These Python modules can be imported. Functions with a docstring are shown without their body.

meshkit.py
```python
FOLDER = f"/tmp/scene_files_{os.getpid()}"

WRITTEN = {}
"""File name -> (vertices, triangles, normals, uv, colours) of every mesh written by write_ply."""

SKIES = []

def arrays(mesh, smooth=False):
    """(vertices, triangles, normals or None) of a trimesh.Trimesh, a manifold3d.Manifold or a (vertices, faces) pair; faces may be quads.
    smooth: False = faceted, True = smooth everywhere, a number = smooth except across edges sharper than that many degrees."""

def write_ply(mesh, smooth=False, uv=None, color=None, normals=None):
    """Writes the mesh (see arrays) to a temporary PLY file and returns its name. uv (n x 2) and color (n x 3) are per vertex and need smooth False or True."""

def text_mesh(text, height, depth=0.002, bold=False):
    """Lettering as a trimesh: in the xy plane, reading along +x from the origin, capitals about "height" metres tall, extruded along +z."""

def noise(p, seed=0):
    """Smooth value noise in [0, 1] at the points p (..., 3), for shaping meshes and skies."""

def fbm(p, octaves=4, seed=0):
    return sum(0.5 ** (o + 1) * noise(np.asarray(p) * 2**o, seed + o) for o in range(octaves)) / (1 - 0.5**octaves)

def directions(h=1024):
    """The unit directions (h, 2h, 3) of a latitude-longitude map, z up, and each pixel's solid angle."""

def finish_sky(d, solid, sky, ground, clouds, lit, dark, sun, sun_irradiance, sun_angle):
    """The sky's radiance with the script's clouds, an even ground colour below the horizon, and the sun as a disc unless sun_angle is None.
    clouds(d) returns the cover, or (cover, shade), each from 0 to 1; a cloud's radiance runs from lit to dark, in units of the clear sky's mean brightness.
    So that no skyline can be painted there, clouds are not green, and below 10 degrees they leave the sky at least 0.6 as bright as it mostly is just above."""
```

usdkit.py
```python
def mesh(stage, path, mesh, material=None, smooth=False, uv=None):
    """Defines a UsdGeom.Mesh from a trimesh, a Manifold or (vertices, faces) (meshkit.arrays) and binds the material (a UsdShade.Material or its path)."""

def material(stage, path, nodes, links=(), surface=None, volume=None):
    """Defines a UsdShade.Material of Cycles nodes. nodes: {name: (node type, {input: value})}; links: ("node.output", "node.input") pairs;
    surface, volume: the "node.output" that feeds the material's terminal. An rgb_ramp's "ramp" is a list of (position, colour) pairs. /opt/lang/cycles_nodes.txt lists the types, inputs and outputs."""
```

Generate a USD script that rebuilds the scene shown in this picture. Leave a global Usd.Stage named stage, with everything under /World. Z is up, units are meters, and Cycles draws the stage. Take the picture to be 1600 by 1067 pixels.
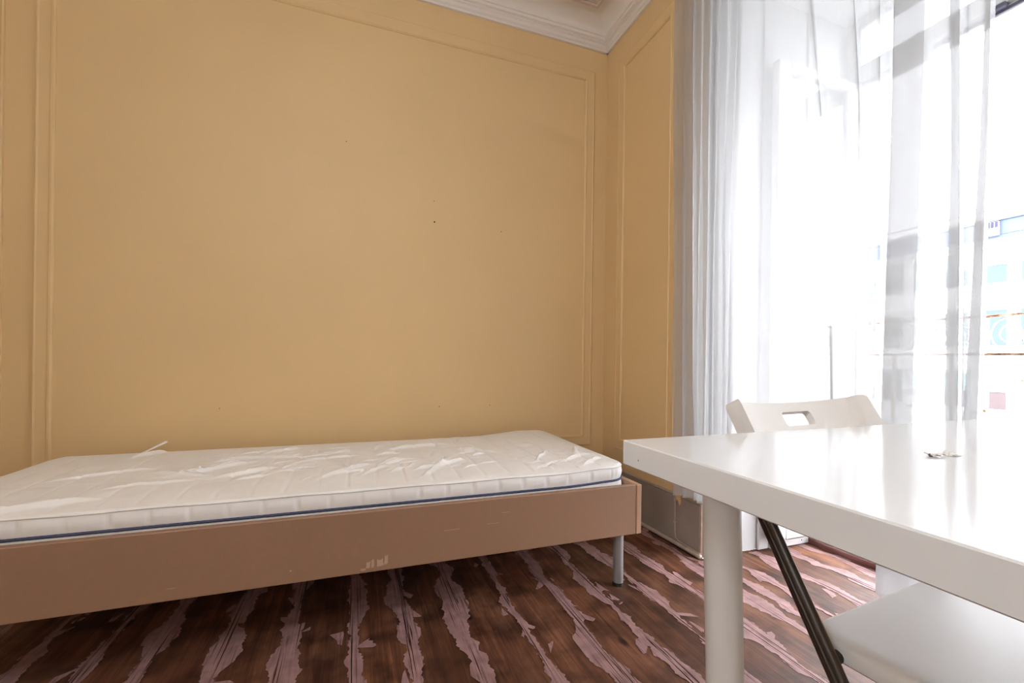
import math, random
import numpy as np, trimesh, meshkit, usdkit
import manifold3d as m3
from shapely.geometry import Polygon, box as sbox
from shapely.ops import unary_union
from pxr import Usd, UsdGeom, UsdLux, UsdShade, Gf, Sdf

random.seed(7)
rng = np.random.default_rng(7)
stage = Usd.Stage.CreateInMemory()
UsdGeom.SetStageUpAxis(stage, UsdGeom.Tokens.z)
UsdGeom.SetStageMetersPerUnit(stage, 1.0)
UsdGeom.Xform.Define(stage, '/World')
UsdGeom.Scope.Define(stage, '/World/Looks')

# ------------------------------------------------------------------ camera, sky, exposure
EXPOSURE = 0.1
SKY = 4.0
LAMP = 26.0
CAM_H, F_PX, YAW, ROLL = 0.84, 681.0, math.radians(19.66), math.radians(0.74)
cam = UsdGeom.Camera.Define(stage, '/World/camera')
cam.CreateHorizontalApertureAttr(36.0)
cam.CreateVerticalApertureAttr(36.0 * 1067 / 1600)
cam.CreateFocalLengthAttr(36.0 * F_PX / 1600)
cam.CreateVerticalApertureOffsetAttr((562.0 - 533.5) / 1600 * 36.0)
cam.CreateClippingRangeAttr(Gf.Vec2f(0.02, 500))
cam.CreateExposureAttr(EXPOSURE)
fw = np.array([math.sin(YAW), math.cos(YAW), 0.0]); rt = np.array([math.cos(YAW), -math.sin(YAW), 0.0]); up = np.array([0, 0, 1.0])
rt, up = rt * math.cos(ROLL) + up * math.sin(ROLL), up * math.cos(ROLL) - rt * math.sin(ROLL)
cam.AddTransformOp().Set(Gf.Matrix4d(*rt, 0, *up, 0, *(-fw), 0, 0, 0, CAM_H, 1))

dome = UsdLux.DomeLight.Define(stage, '/World/sky')
dome.CreateIntensityAttr(SKY)
dome.CreateColorAttr(Gf.Vec3f(0.94, 0.98, 1.05))

# ------------------------------------------------------------------ helpers
used = {}
def path_for(parent, name):
    base = str(parent.GetPath()) if parent is not None else '/World'
    k = (base, name); n = used.get(k, 0); used[k] = n + 1
    return f'{base}/{name}' + (f'_{n:03d}' if n else '')

def tag(p, label=None, cat=None, group=None, kind=None):
    p = p.GetPrim() if hasattr(p, 'GetPrim') else p
    for k, v in (('label', label), ('category', cat), ('group', group), ('kind', kind)):
        if v: p.SetCustomDataByKey(k, v)
    return p

def thing(name, label=None, cat=None, loc=(0, 0, 0), rotz=0, group=None, kind=None, parent=None):
    x = UsdGeom.Xform.Define(stage, path_for(parent, name))
    if any(loc): x.AddTranslateOp().Set(Gf.Vec3d(*map(float, loc)))
    if rotz: x.AddRotateZOp().Set(float(rotz))
    return tag(x, label, cat, group, kind)

def part(name, mesh, mat, parent=None, smooth=False, label=None, cat=None, group=None, kind=None):
    m = usdkit.mesh(stage, path_for(parent, name), mesh, M[mat], smooth=smooth)
    return tag(m, label, cat, group, kind)

def cat_(ms): return trimesh.util.concatenate(ms)

def bx(x0, x1, y0, y1, z0, z1, c=0.0):
    x0, x1 = sorted((x0, x1)); y0, y1 = sorted((y0, y1)); z0, z1 = sorted((z0, z1))
    if c <= 0:
        b = trimesh.creation.box([x1 - x0, y1 - y0, z1 - z0]); b.apply_translation([(x0 + x1) / 2, (y0 + y1) / 2, (z0 + z1) / 2]); return b
    pts = []
    for sx, X in ((1, x0), (-1, x1)):
        for sy, Y in ((1, y0), (-1, y1)):
            for sz, Z in ((1, z0), (-1, z1)):
                pts += [(X, Y + sy * c, Z + sz * c), (X + sx * c, Y, Z + sz * c), (X + sx * c, Y + sy * c, Z)]
    return trimesh.Trimesh(pts).convex_hull

def tube(pts, r, n=10, closed=False, flat=None):
    """swept tube; r number or list; flat = (normal_scale, binormal_scale)"""
    P = np.asarray(pts, float); N = len(P); rr = np.broadcast_to(r, (N,))
    if closed: T = np.roll(P, -1, 0) - np.roll(P, 1, 0)
    else: T = np.gradient(P, axis=0)
    T /= np.linalg.norm(T, axis=1, keepdims=True)
    ref = np.array([0, 0, 1.0]) if abs(T[:, 2]).max() < 0.9 else np.array([1.0, 0, 0]) if abs(T[:, 0]).max() < 0.9 else np.array([0, 1.0, 0])
    A = np.cross(T, ref); A /= np.linalg.norm(A, axis=1, keepdims=True); B = np.cross(T, A)
    a = np.linspace(0, 2 * np.pi, n, endpoint=False); fa, fb = flat or (1, 1)
    V = P[:, None] + rr[:, None, None] * (np.cos(a)[None, :, None] * A[:, None] * fa + np.sin(a)[None, :, None] * B[:, None] * fb)
    V = V.reshape(-1, 3); Fc = []
    for i in range(N if closed else N - 1):
        i2 = (i + 1) % N
        for j in range(n):
            j2 = (j + 1) % n
            Fc += [(i * n + j, i2 * n + j, i2 * n + j2), (i * n + j, i2 * n + j2, i * n + j2)]
    if not closed:
        c0, c1 = len(V), len(V) + 1
        V = np.vstack([V, P[0], P[-1]])
        for j in range(n):
            Fc += [(c0, j, (j + 1) % n), (c1, (N - 1) * n + (j + 1) % n, (N - 1) * n + j)]
    m = trimesh.Trimesh(V, Fc, process=False); m.fix_normals() if not closed else None
    return m

def cyl(p0, p1, r, n=24):
    return trimesh.creation.cylinder(radius=r, segment=[p0, p1], sections=n)

def grid(P):
    """P (a, b, 3) -> mesh"""
    a, b = P.shape[:2]; i = np.arange(a * b).reshape(a, b)
    q = np.stack([i[:-1, :-1], i[1:, :-1], i[1:, 1:], i[:-1, 1:]], -1).reshape(-1, 4)
    return trimesh.Trimesh(P.reshape(-1, 3), np.vstack([q[:, [0, 1, 2]], q[:, [0, 2, 3]]]), process=False)

def extr(poly, h):
    polys = [poly] if poly.geom_type == 'Polygon' else list(poly.geoms)
    return cat_([trimesh.creation.extrude_polygon(g, h, engine='earcut') for g in polys if g.geom_type == 'Polygon' and g.area > 1e-6])

def extr_axis(pts, axis, a0, a1):
    """profile polygon pts extruded along axis 'x' (profile y,z) or 'y' (profile x,z)"""
    m = extr(Polygon(pts).buffer(0), a1 - a0); v = m.vertices.copy()
    if axis == 'x': m.vertices = np.stack([v[:, 2] + a0, v[:, 0], v[:, 1]], 1)
    else: m.vertices = np.stack([v[:, 0], v[:, 2] + a0, v[:, 1]], 1)
    m.fix_normals(); return m

# ------------------------------------------------------------------ materials
M = {}
def mat(name, nodes, links, surface='p.BSDF'):
    M[name] = usdkit.material(stage, '/World/Looks/' + name, nodes, links, surface=surface); return M[name]

def plain(name, col, rough=0.5, var=0.06, scale=6.0, bump=0.0, bscale=120.0, **kw):
    c = np.array(col)
    nodes = {'g': ('geometry', {}), 'n': ('noise_texture', {'scale': scale, 'detail': 4.0}),
             'r': ('rgb_ramp', {'ramp': [(0.25, tuple(c * (1 - var))), (0.75, tuple(np.minimum(c * (1 + var), 0.97)))]}),
             'p': ('principled_bsdf', {'roughness': rough, **kw})}
    links = [('g.position', 'n.vector'), ('n.fac', 'r.fac'), ('r.color', 'p.base_color')]
    if bump:
        nodes['bn'] = ('noise_texture', {'scale': bscale, 'detail': 3.0}); nodes['b'] = ('bump', {'strength': bump, 'distance': 0.002})
        links += [('g.position', 'bn.vector'), ('bn.fac', 'b.height'), ('b.normal', 'p.normal')]
    return mat(name, nodes, links)

plain('wall_paint', (0.76, 0.545, 0.285), 0.55, 0.025, 2.0, 0.12, 90)
plain('ceiling_paint', (0.80, 0.755, 0.71), 0.7, 0.03, 3.0)
plain('ceiling_bead_paint', (0.72, 0.60, 0.54), 0.7, 0.03, 3.0)
plain('skirting_paint', (0.36, 0.30, 0.255), 0.5, 0.12, 5.0, 0.15, 40)
plain('white_gloss_paint', (0.66, 0.66, 0.655), 0.35, 0.02, 4.0)
plain('bed_board', (0.325, 0.19, 0.118), 0.42, 0.03, 60.0)
plain('bed_board_edge', (0.46, 0.275, 0.175), 0.4, 0.03, 60.0)
plain('scuffed_board', (0.52, 0.36, 0.255), 0.6)
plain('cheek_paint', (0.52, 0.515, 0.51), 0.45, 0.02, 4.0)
plain('grey_metal', (0.40, 0.40, 0.40), 0.35, 0.02, 4.0, metallic=0.6)
plain('table_leg_metal', (0.66, 0.645, 0.62), 0.33, 0.02, 4.0)
plain('black_plastic', (0.02, 0.02, 0.02), 0.5)
plain('table_lacquer', (0.77, 0.775, 0.775), 0.11, 0.01, 3.0)
plain('chair_plastic', (0.85, 0.84, 0.83), 0.42, 0.015, 5.0)
plain('chair_frame_paint', (0.055, 0.042, 0.034), 0.32, 0.03, 5.0, metallic=0.3)
plain('mattress_cloth', (0.88, 0.855, 0.83), 0.9, 0.02, 30.0, 0.25, 900)
plain('mattress_side_cloth', (0.87, 0.86, 0.85), 0.9, 0.02, 30.0, 0.25, 900)
plain('navy_piping', (0.045, 0.055, 0.12), 0.6)
plain('dark_hole', (0.07, 0.04, 0.02), 0.9)
plain('paper', (0.80, 0.79, 0.77), 0.7)
plain('paper_dark', (0.10, 0.095, 0.10), 0.6)
plain('cable_paint', (0.50, 0.38, 0.30), 0.5, 0.15, 30)
plain('pipe_paint', (0.46, 0.37, 0.31), 0.5, 0.15, 30)
plain('slat_wood', (0.55, 0.42, 0.28), 0.6, 0.1, 8)
plain('balcony_stone', (0.55, 0.54, 0.52), 0.8, 0.08, 8)
plain('facade_plaster', (0.72, 0.72, 0.71), 0.8, 0.03, 0.5)
plain('facade_ledge', (0.80, 0.80, 0.80), 0.8, 0.02, 0.5)
plain('facade_blue', (0.068, 0.088, 0.155), 0.7, 0.08, 0.8)
plain('facade_blue_trim', (0.065, 0.075, 0.13), 0.7)
plain('facade_tan', (0.20, 0.165, 0.17), 0.8)
plain('facade_vent', (0.02, 0.02, 0.05), 0.8)
plain('facade_teal', (0.040, 0.060, 0.063), 0.6, 0.1, 1.0)
plain('facade_shutter', (0.15, 0.18, 0.185), 0.7)
plain('facade_cyan', (0.10, 0.175, 0.18), 0.6)
plain('facade_brown', (0.075, 0.050, 0.050), 0.7, 0.2, 1.0)
plain('street_asphalt', (0.25, 0.25, 0.25), 0.9)
plain('rod_metal', (0.6, 0.58, 0.55), 0.3, metallic=0.8)
plain('gasket', (0.09, 0.085, 0.12), 0.6)

# wood planks: dark red-brown old varnish, worn lighter in places, long grain along y
mat('plank_wood', {
    'g': ('geometry', {}), 'oi': ('object_info', {}),
    'mp': ('mapping', {'scale': (45.0, 2.4, 10.0)}), 'mp2': ('mapping', {'scale': (260.0, 6.0, 10.0)}), 'mp3': ('mapping', {'scale': (8.0, 3.0, 3.0)}),
    'n1': ('noise_texture', {'scale': 1.0, 'detail': 6.0, 'roughness': 0.6, 'distortion': 0.8}),
    'n2': ('noise_texture', {'scale': 1.0, 'detail': 3.0}),
    'n3': ('noise_texture', {'scale': 1.0, 'detail': 5.0, 'roughness': 0.65, 'distortion': 0.4}),
    'r1': ('rgb_ramp', {'ramp': [(0.28, (0.062, 0.024, 0.014)), (0.5, (0.115, 0.046, 0.025)), (0.75, (0.20, 0.085, 0.042))]}),
    'r3': ('rgb_ramp', {'ramp': [(0.50, (0, 0, 0)), (0.72, (1, 1, 1))]}),
    'r2': ('rgb_ramp', {'ramp': [(0.35, (0.80, 0.80, 0.80)), (0.6, (1.1, 1.1, 1.1))]}),
    'wm': ('math', {'math_type': 'multiply', 'value2': 0.55}),
    'mx': ('mix_color', {'blend_type': 'mix', 'b': (0.27, 0.125, 0.070)}),
    'mul': ('mix_color', {'blend_type': 'multiply', 'fac': 1.0, 'use_clamp': False}),
    'oa': ('math', {'math_type': 'multiply_add', 'value2': 0.5, 'value3': 0.72}),
    'mul2': ('mix_color', {'blend_type': 'multiply', 'fac': 1.0, 'use_clamp': False}),
    'n4': ('noise_texture', {'scale': 9.0, 'detail': 3.0}), 'r4': ('rgb_ramp', {'ramp': [(0.36, (0.50, 0.46, 0.44)), (0.56, (1.12, 1.08, 1.05))]}), 'mul3': ('mix_color', {'blend_type': 'multiply', 'fac': 1.0, 'use_clamp': False}),
    'mpk': ('mapping', {'scale': (7.0, 3.4, 1.0)}), 'vk': ('voronoi_texture', {'scale': 1.0}), 'rk': ('rgb_ramp', {'ramp': [(0.0, (0.10, 0.07, 0.06)), (0.075, (0.25, 0.2, 0.18)), (0.12, (1, 1, 1))]}), 'mul4': ('mix_color', {'blend_type': 'multiply', 'fac': 1.0, 'use_clamp': False}),
    'rr': ('map_range', {'from_min': 0.3, 'from_max': 0.7, 'to_min': 0.42, 'to_max': 0.62}),
    'b': ('bump', {'strength': 0.35, 'distance': 0.002}),
    'p': ('principled_bsdf', {'specular_ior_level': 0.32})},
    [('g.position', 'mp.vector'), ('g.position', 'mp2.vector'), ('g.position', 'mp3.vector'), ('mp.vector', 'n1.vector'), ('mp2.vector', 'n2.vector'), ('mp3.vector', 'n3.vector'),
     ('n1.fac', 'r1.fac'), ('n3.fac', 'r3.fac'), ('r3.color', 'wm.value1'), ('wm.value', 'mx.fac'), ('r1.color', 'mx.a'), ('mx.result', 'mul.a'), ('n2.fac', 'r2.fac'), ('r2.color', 'mul.b'),
     ('oi.random', 'oa.value1'), ('mul.result', 'mul2.a'), ('oa.value', 'mul2.b'), ('g.position', 'n4.vector'), ('n4.fac', 'r4.fac'), ('mul2.result', 'mul3.a'), ('r4.color', 'mul3.b'), ('g.position', 'mpk.vector'), ('mpk.vector', 'vk.vector'), ('vk.distance', 'rk.fac'), ('mul3.result', 'mul4.a'), ('rk.color', 'mul4.b'), ('mul4.result', 'p.base_color'),
     ('n3.fac', 'rr.value'), ('rr.result', 'p.roughness'), ('n1.fac', 'b.height'), ('b.normal', 'p.normal')])
# pink wood filler with scraped streaks
mat('pink_filler', {
    'g': ('geometry', {}), 'mp': ('mapping', {'scale': (160.0, 6.0, 10.0)}), 'n1': ('noise_texture', {'scale': 1.0, 'detail': 5.0, 'roughness': 0.6}),
    'n2': ('noise_texture', {'scale': 22.0, 'detail': 4.0}),
    'r1': ('rgb_ramp', {'ramp': [(0.33, (0.13, 0.062, 0.052)), (0.43, (0.30, 0.166, 0.158)), (0.7, (0.39, 0.228, 0.218))]}),
    'r2': ('rgb_ramp', {'ramp': [(0.3, (0.72, 0.70, 0.70)), (0.6, (1.05, 1.05, 1.05))]}),
    'mul': ('mix_color', {'blend_type': 'multiply', 'fac': 1.0, 'use_clamp': False}),
    'b': ('bump', {'strength': 0.3, 'distance': 0.002}), 'p': ('principled_bsdf', {'roughness': 0.62})},
    [('g.position', 'mp.vector'), ('mp.vector', 'n1.vector'), ('g.position', 'n2.vector'), ('n1.fac', 'r1.fac'), ('n2.fac', 'r2.fac'), ('r1.color', 'mul.a'), ('r2.color', 'mul.b'),
     ('mul.result', 'p.base_color'), ('n1.fac', 'b.height'), ('b.normal', 'p.normal')])
mat('threshold_paint', {
    'g': ('geometry', {}), 'mp': ('mapping', {'scale': (60.0, 5.0, 60.0)}), 'n1': ('noise_texture', {'scale': 1.0, 'detail': 5.0}),
    'r1': ('rgb_ramp', {'ramp': [(0.35, (0.09, 0.028, 0.024)), (0.55, (0.22, 0.095, 0.085)), (0.7, (0.42, 0.27, 0.25))]}),
    'p': ('principled_bsdf', {'roughness': 0.45})}, [('g.position', 'mp.vector'), ('mp.vector', 'n1.vector'), ('n1.fac', 'r1.fac'), ('r1.color', 'p.base_color')])
# white painted iron with rust showing through
mat('rusty_white_iron', {
    'g': ('geometry', {}), 'n1': ('noise_texture', {'scale': 26.0, 'detail': 5.0, 'roughness': 0.65}),
    'r1': ('rgb_ramp', {'ramp': [(0.0, (0.80, 0.79, 0.76)), (0.63, (0.80, 0.78, 0.74)), (0.66, (0.40, 0.20, 0.08)), (0.72, (0.10, 0.04, 0.02))]}),
    'p': ('principled_bsdf', {'roughness': 0.6})}, [('g.position', 'n1.vector'), ('n1.fac', 'r1.fac'), ('r1.color', 'p.base_color')])
mat('rusty_rail_iron', {
    'g': ('geometry', {}), 'mp': ('mapping', {'scale': (1.0, 0.5, 1.0)}), 'n1': ('noise_texture', {'scale': 30.0, 'detail': 5.0, 'roughness': 0.65}),
    'r1': ('rgb_ramp', {'ramp': [(0.0, (0.75, 0.72, 0.66)), (0.42, (0.6, 0.5, 0.4)), (0.50, (0.30, 0.16, 0.09)), (0.60, (0.10, 0.045, 0.02))]}),
    'p': ('principled_bsdf', {'roughness': 0.6})}, [('g.position', 'mp.vector'), ('mp.vector', 'n1.vector'), ('n1.fac', 'r1.fac'), ('r1.color', 'p.base_color')])
# window glass: clear pane with fresnel reflection
mat('window_glass', {'t': ('transparent_bsdf', {'color': (0.96, 0.97, 0.97)}), 'gl': ('glossy_bsdf', {'color': (1, 1, 1), 'roughness': 0.01}), 'g': ('geometry', {}), 'i': ('map_range', {'from_min': 0.0, 'from_max': 1.0, 'to_min': 1.5, 'to_max': 0.6667}), 'f': ('fresnel', {}), 'm': ('mix_closure', {})},
    [('g.backfacing', 'i.value'), ('i.result', 'f.IOR'), ('f.fac', 'm.fac'), ('t.BSDF', 'm.closure1'), ('gl.BSDF', 'm.closure2')], surface='m.closure')
# sheer voile: part open weave, part translucent thread
def sheer(name, opaque, col):
    mat(name, {'t': ('transparent_bsdf', {'color': (1, 1, 1)}), 'tl': ('translucent_bsdf', {'color': col}), 'd': ('diffuse_bsdf', {'color': col}), 'm1': ('mix_closure', {'fac': 0.45}), 'm': ('mix_closure', {'fac': opaque})},
        [('tl.BSDF', 'm1.closure1'), ('d.BSDF', 'm1.closure2'), ('t.BSDF', 'm.closure1'), ('m1.closure', 'm.closure2')], surface='m.closure')
sheer('voile', 0.70, (0.565, 0.565, 0.568))

# ------------------------------------------------------------------ room dimensions (metres, camera above the origin)
XR, YB, ZC = 1.41, 2.296, 2.80           # right wall face, back wall face, ceiling
XL, YF = -2.35, -2.6                     # left and front walls, out of view
XF = 2.25                                # plane of the balcony door frame
RY0, RY1, RZ = 0.285, 1.483, 2.50        # deep window recess in the right wall

def st(name): return thing(name, kind='structure')

# floor: sub-floor, planks one by one, strips of pink filler over every joint
floor = st('floor')
part('subfloor', cat_([bx(XL, XR, YF, YB, -0.08, -0.024), bx(XR, 2.0, RY0, RY1, -0.08, -0.024)]), 'skirting_paint', floor)
joints = [-2.19, -2.02, -1.853, -1.685, -1.517, -1.35, -1.18, -1.012, -0.845, -0.674, -0.525, -0.35, -0.173, -0.002, 0.156, 0.327, 0.507, 0.68, 0.841, 1.005, 1.172, 1.34]
edges = [XL] + joints + [XR]
for k in range(len(edges) - 1):
    a, b = edges[k] + 0.0015, edges[k + 1] - 0.0015
    cuts = [YF] + ([round(random.uniform(-1.8, -0.4), 2)]) + [YB]
    for j in range(len(cuts) - 1):
        part('plank', bx(a, b, cuts[j] + 0.001, cuts[j + 1] - 0.001, -0.022, rng.uniform(-0.0012, 0.0), 0.002), 'plank_wood', floor)
jr = [XR, 1.508, 1.676, 1.844, 2.0]
for k in range(len(jr) - 1):
    part('plank', bx(jr[k] + 0.0015, jr[k + 1] - 0.0015, RY0 + 0.001, RY1 - 0.001, -0.022, rng.uniform(-0.001, 0.0), 0.002), 'plank_wood', floor)

def filler(xj, y0, y1, seed, fat=1.0):
    r = np.random.default_rng(seed)
    ys = np.arange(y0, y1, 0.007)
    def side(s):
        q = np.stack([ys * 7.0, np.full_like(ys, seed * 3.1 + s), np.zeros_like(ys)], -1)
        q2 = np.stack([ys * 60.0, np.full_like(ys, seed * 1.7 + s), np.zeros_like(ys)], -1)
        q3 = np.stack([ys * 160.0, np.full_like(ys, seed * 0.7 + s), np.zeros_like(ys)], -1)
        w = 0.005 + 0.105 * fat * np.clip(meshkit.fbm(q, 3, seed) - 0.36, 0, 1) + 0.012 * (meshkit.fbm(q2, 3, seed + 5) - 0.4) + 0.004 * (meshkit.noise(q3, seed + 9) > 0.6)
        return np.clip(w, 0.002, 0.055)
    wl, wr = side(1.3), side(7.9)
    poly = Polygon(np.vstack([np.stack([xj - wl, ys], 1), np.stack([xj + wr, ys], 1)[::-1]])).buffer(0)
    extra = []
    for _ in range(int((y1 - y0) * 8)):                       # knife-shaped dabs beside the joint
        cx, cy = xj + r.choice([-1, 1]) * r.uniform(0.010, 0.040), r.uniform(y0 + 0.05, y1 - 0.05)
        n = r.integers(5, 9); ang = np.sort(r.uniform(0, 2 * np.pi, n)); rad = r.uniform(0.6, 1.0, n) * r.uniform(0.012, 0.040)
        t = r.normal(0, 0.5) + np.pi / 2; pts = np.stack([np.cos(ang) * rad * 1.5, np.sin(ang) * rad * 0.6], 1)
        R = np.array([[np.cos(t), -np.sin(t)], [np.sin(t), np.cos(t)]])
        extra.append(Polygon(pts @ R.T + [cx, cy]).buffer(0))
    u = unary_union([poly] + extra)
    holes = []
    for _ in range(int((y1 - y0) * 11)):                       # scraped-through streaks where wood shows
        cx, cy, L = xj + r.normal(0, 0.014), r.uniform(y0, y1), r.choice([r.uniform(0.03, 0.12), r.uniform(0.12, 0.5)])
        holes.append(Polygon([(cx, cy - L / 2), (cx + r.uniform(0.001, 0.0032), cy), (cx, cy + L / 2), (cx - 0.001, cy)]).buffer(0.0004))
    u = u.difference(unary_union(holes)).simplify(0.0006)
    m = extr(u, 0.0008); m.apply_translation([0, 0, -0.0001]); return m
for k, xj in enumerate(joints):
    part('filler_strip', filler(xj, -0.9, YB - 0.01, 11 + k, 1.0 if xj > -0.6 else 0.7), 'pink_filler', floor)
for k, xj in enumerate((1.41, 1.508, 1.676, 1.844, 1.965)):
    part('filler_strip', filler(xj, RY0 + 0.02, RY1 - 0.02, 51 + k, 1.15), 'pink_filler', floor)

# ceiling with a raised bead frame
ceiling = st('ceiling')
part('ceiling_plaster', bx(XL - 0.2, XR + 0.1, YF - 0.2, YB + 0.2, ZC, ZC + 0.15), 'ceiling_paint', ceiling)
def bead(d, w, h):
    o = sbox(XL + d, YF + d, XR - d, YB - d); i = sbox(XL + d + w, YF + d + w, XR - d - w, YB - d - w)
    m = extr(o.difference(i), h); m.apply_translation([0, 0, ZC - h]); return m
part('ceiling_bead', bead(0.170, 0.016, 0.008), 'ceiling_bead_paint', ceiling)
part('ceiling_bead', bead(0.205, 0.010, 0.005), 'ceiling_bead_paint', ceiling)

# crown moulding: profile (distance from wall, height)
crown = [(0, 2.690), (0.014, 2.690), (0.016, 2.700), (0.024, 2.706), (0.026, 2.722), (0.034, 2.727), (0.034, 2.733), (0.046, 2.736), (0.050, 2.748), (0.056, 2.750)]
crown += [(0.056 + 0.075 * (1 - math.cos(t)), 2.750 + 0.05 * math.sin(t)) for t in np.linspace(0.1, math.pi / 2, 8)] + [(0.131, ZC + 0.001), (0, ZC + 0.001)]
part('trim_1', extr_axis([(YB - d, z) for d, z in crown], 'x', XL, XR), 'ceiling_paint', None, 35, kind='structure')
part('trim_2', extr_axis([(XR - d, z) for d, z in crown], 'y', YF, YB), 'ceiling_paint', None, 35, kind='structure')

# walls
wb = st('wall_back')
part('plaster', bx(XL - 0.2, XR + 0.0, YB, YB + 0.2, 0, ZC), 'wall_paint', wb)
def frame_profile(u0, u1, z0, z1, w, pf):
    """mitred raised moulding around a rectangle; pf = [(distance from outer edge, proud)] -> (u, z, proud) mesh"""
    rings = []
    for d, h in pf:
        rings.append([(u0 + d, z0 + d, h), (u1 - d, z0 + d, h), (u1 - d, z1 - d, h), (u0 + d, z1 - d, h)])
    V = np.array(rings, float); n = len(pf); Fc = []
    for i in range(n - 1):
        for j in range(4):
            a, b, c, e = i * 4 + j, i * 4 + (j + 1) % 4, (i + 1) * 4 + (j + 1) % 4, (i + 1) * 4 + j
            Fc += [(a, b, c), (a, c, e)]
    return V.reshape(-1, 3), Fc
PF = [(0, 0), (0.001, 0.0085), (0.006, 0.010), (0.012, 0.0075), (0.040, 0.0060), (0.046, 0.0055), (0.049, 0.0095), (0.056, 0.0095), (0.062, 0.0035), (0.0622, 0.0)]
def back_panel(u0, u1, z0, z1):
    V, Fc = frame_profile(u0, u1, z0, z1, 0, PF); V = np.stack([V[:, 0], YB - V[:, 2], V[:, 1]], 1)
    m = trimesh.Trimesh(V, Fc, process=False); return m
def right_panel(u0, u1, z0, z1):
    V, Fc = frame_profile(u0, u1, z0, z1, 0, PF); V = np.stack([XR - V[:, 2], V[:, 0], V[:, 1]], 1)
    m = trimesh.Trimesh(V, np.array(Fc)[:, ::-1], process=False); return m
part('panel_moulding', back_panel(-1.224, 1.322, 0.340, 2.562), 'wall_paint', wb)
part('panel_moulding', back_panel(-2.20, -1.318, 0.340, 2.562), 'wall_paint', wb)
for (x, z, r) in ((0.374, 1.668, 0.0022), (0.378, 1.558, 0.0042), (0.747, 1.548, 0.0026), (-0.059, 1.902, 0.0024), (-0.579, 0.603, 0.002), (0.415, 0.588, 0.0024), (0.693, 0.589, 0.0022)):
    part('nail_hole', cyl((x, YB - 0.0012, z), (x, YB + 0.002, z), r, 10), 'dark_hole', wb)
part('baseboard_back', cat_([bx(XL, XR, YB - 0.012, YB, 0, 0.205, 0.002), bx(XL, XR, YB - 0.016, YB, 0.205, 0.222, 0.004)]), 'skirting_paint', kind='structure')

wr = st('wall_right')
outer = m3.Manifold.cube([XF + 0.10 - XR, YB + 0.2 - (YF - 0.2), ZC]).translate([XR, YF - 0.2, 0])
hole = m3.Manifold.cube([3, RY1 - RY0, RZ + 1]).translate([XR - 1, RY0, -1])
part('plaster', outer - hole, 'wall_paint', wr)
part('panel_moulding', right_panel(1.668, 2.165, 0.340, 2.562), 'wall_paint', wr)
part('edge_bead', cat_([bx(XR - 0.012, XR, 1.578, 1.592, 0.232, 2.69, 0.003), bx(XR - 0.005, XR, 1.483, 1.578, 0.232, 2.69, 0.002)]), 'wall_paint', wr)
bb = st('baseboard_right')
part('board', bx(XR - 0.012, XR, RY1, YB - 0.012, 0, 0.222, 0.002), 'skirting_paint', bb)
part('cap_strip', bx(XR - 0.016, XR, RY1, YB - 0.016, 0.2225, 0.231, 0.003), 'skirting_paint', bb)
part('edge_strip', bx(XR - 0.013, XR + 0.012, RY1 - 0.003, RY1 + 0.010, 0, 0.226, 0.002), 'cable_paint', bb)
part('paint_drip', extr_axis([(1.640, 0.236), (1.606, 0.236), (1.604, 0.196), (1.612, 0.186), (1.618, 0.205), (1.632, 0.207)], 'x', XR - 0.0165, XR - 0.0125), 'wall_paint', bb, label='yellow paint run over the skirting')
WY0, WY1, WZ0, WZ1 = -2.05, -1.00, 0.90, 2.30                # second window, in the left wall behind the camera
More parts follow.
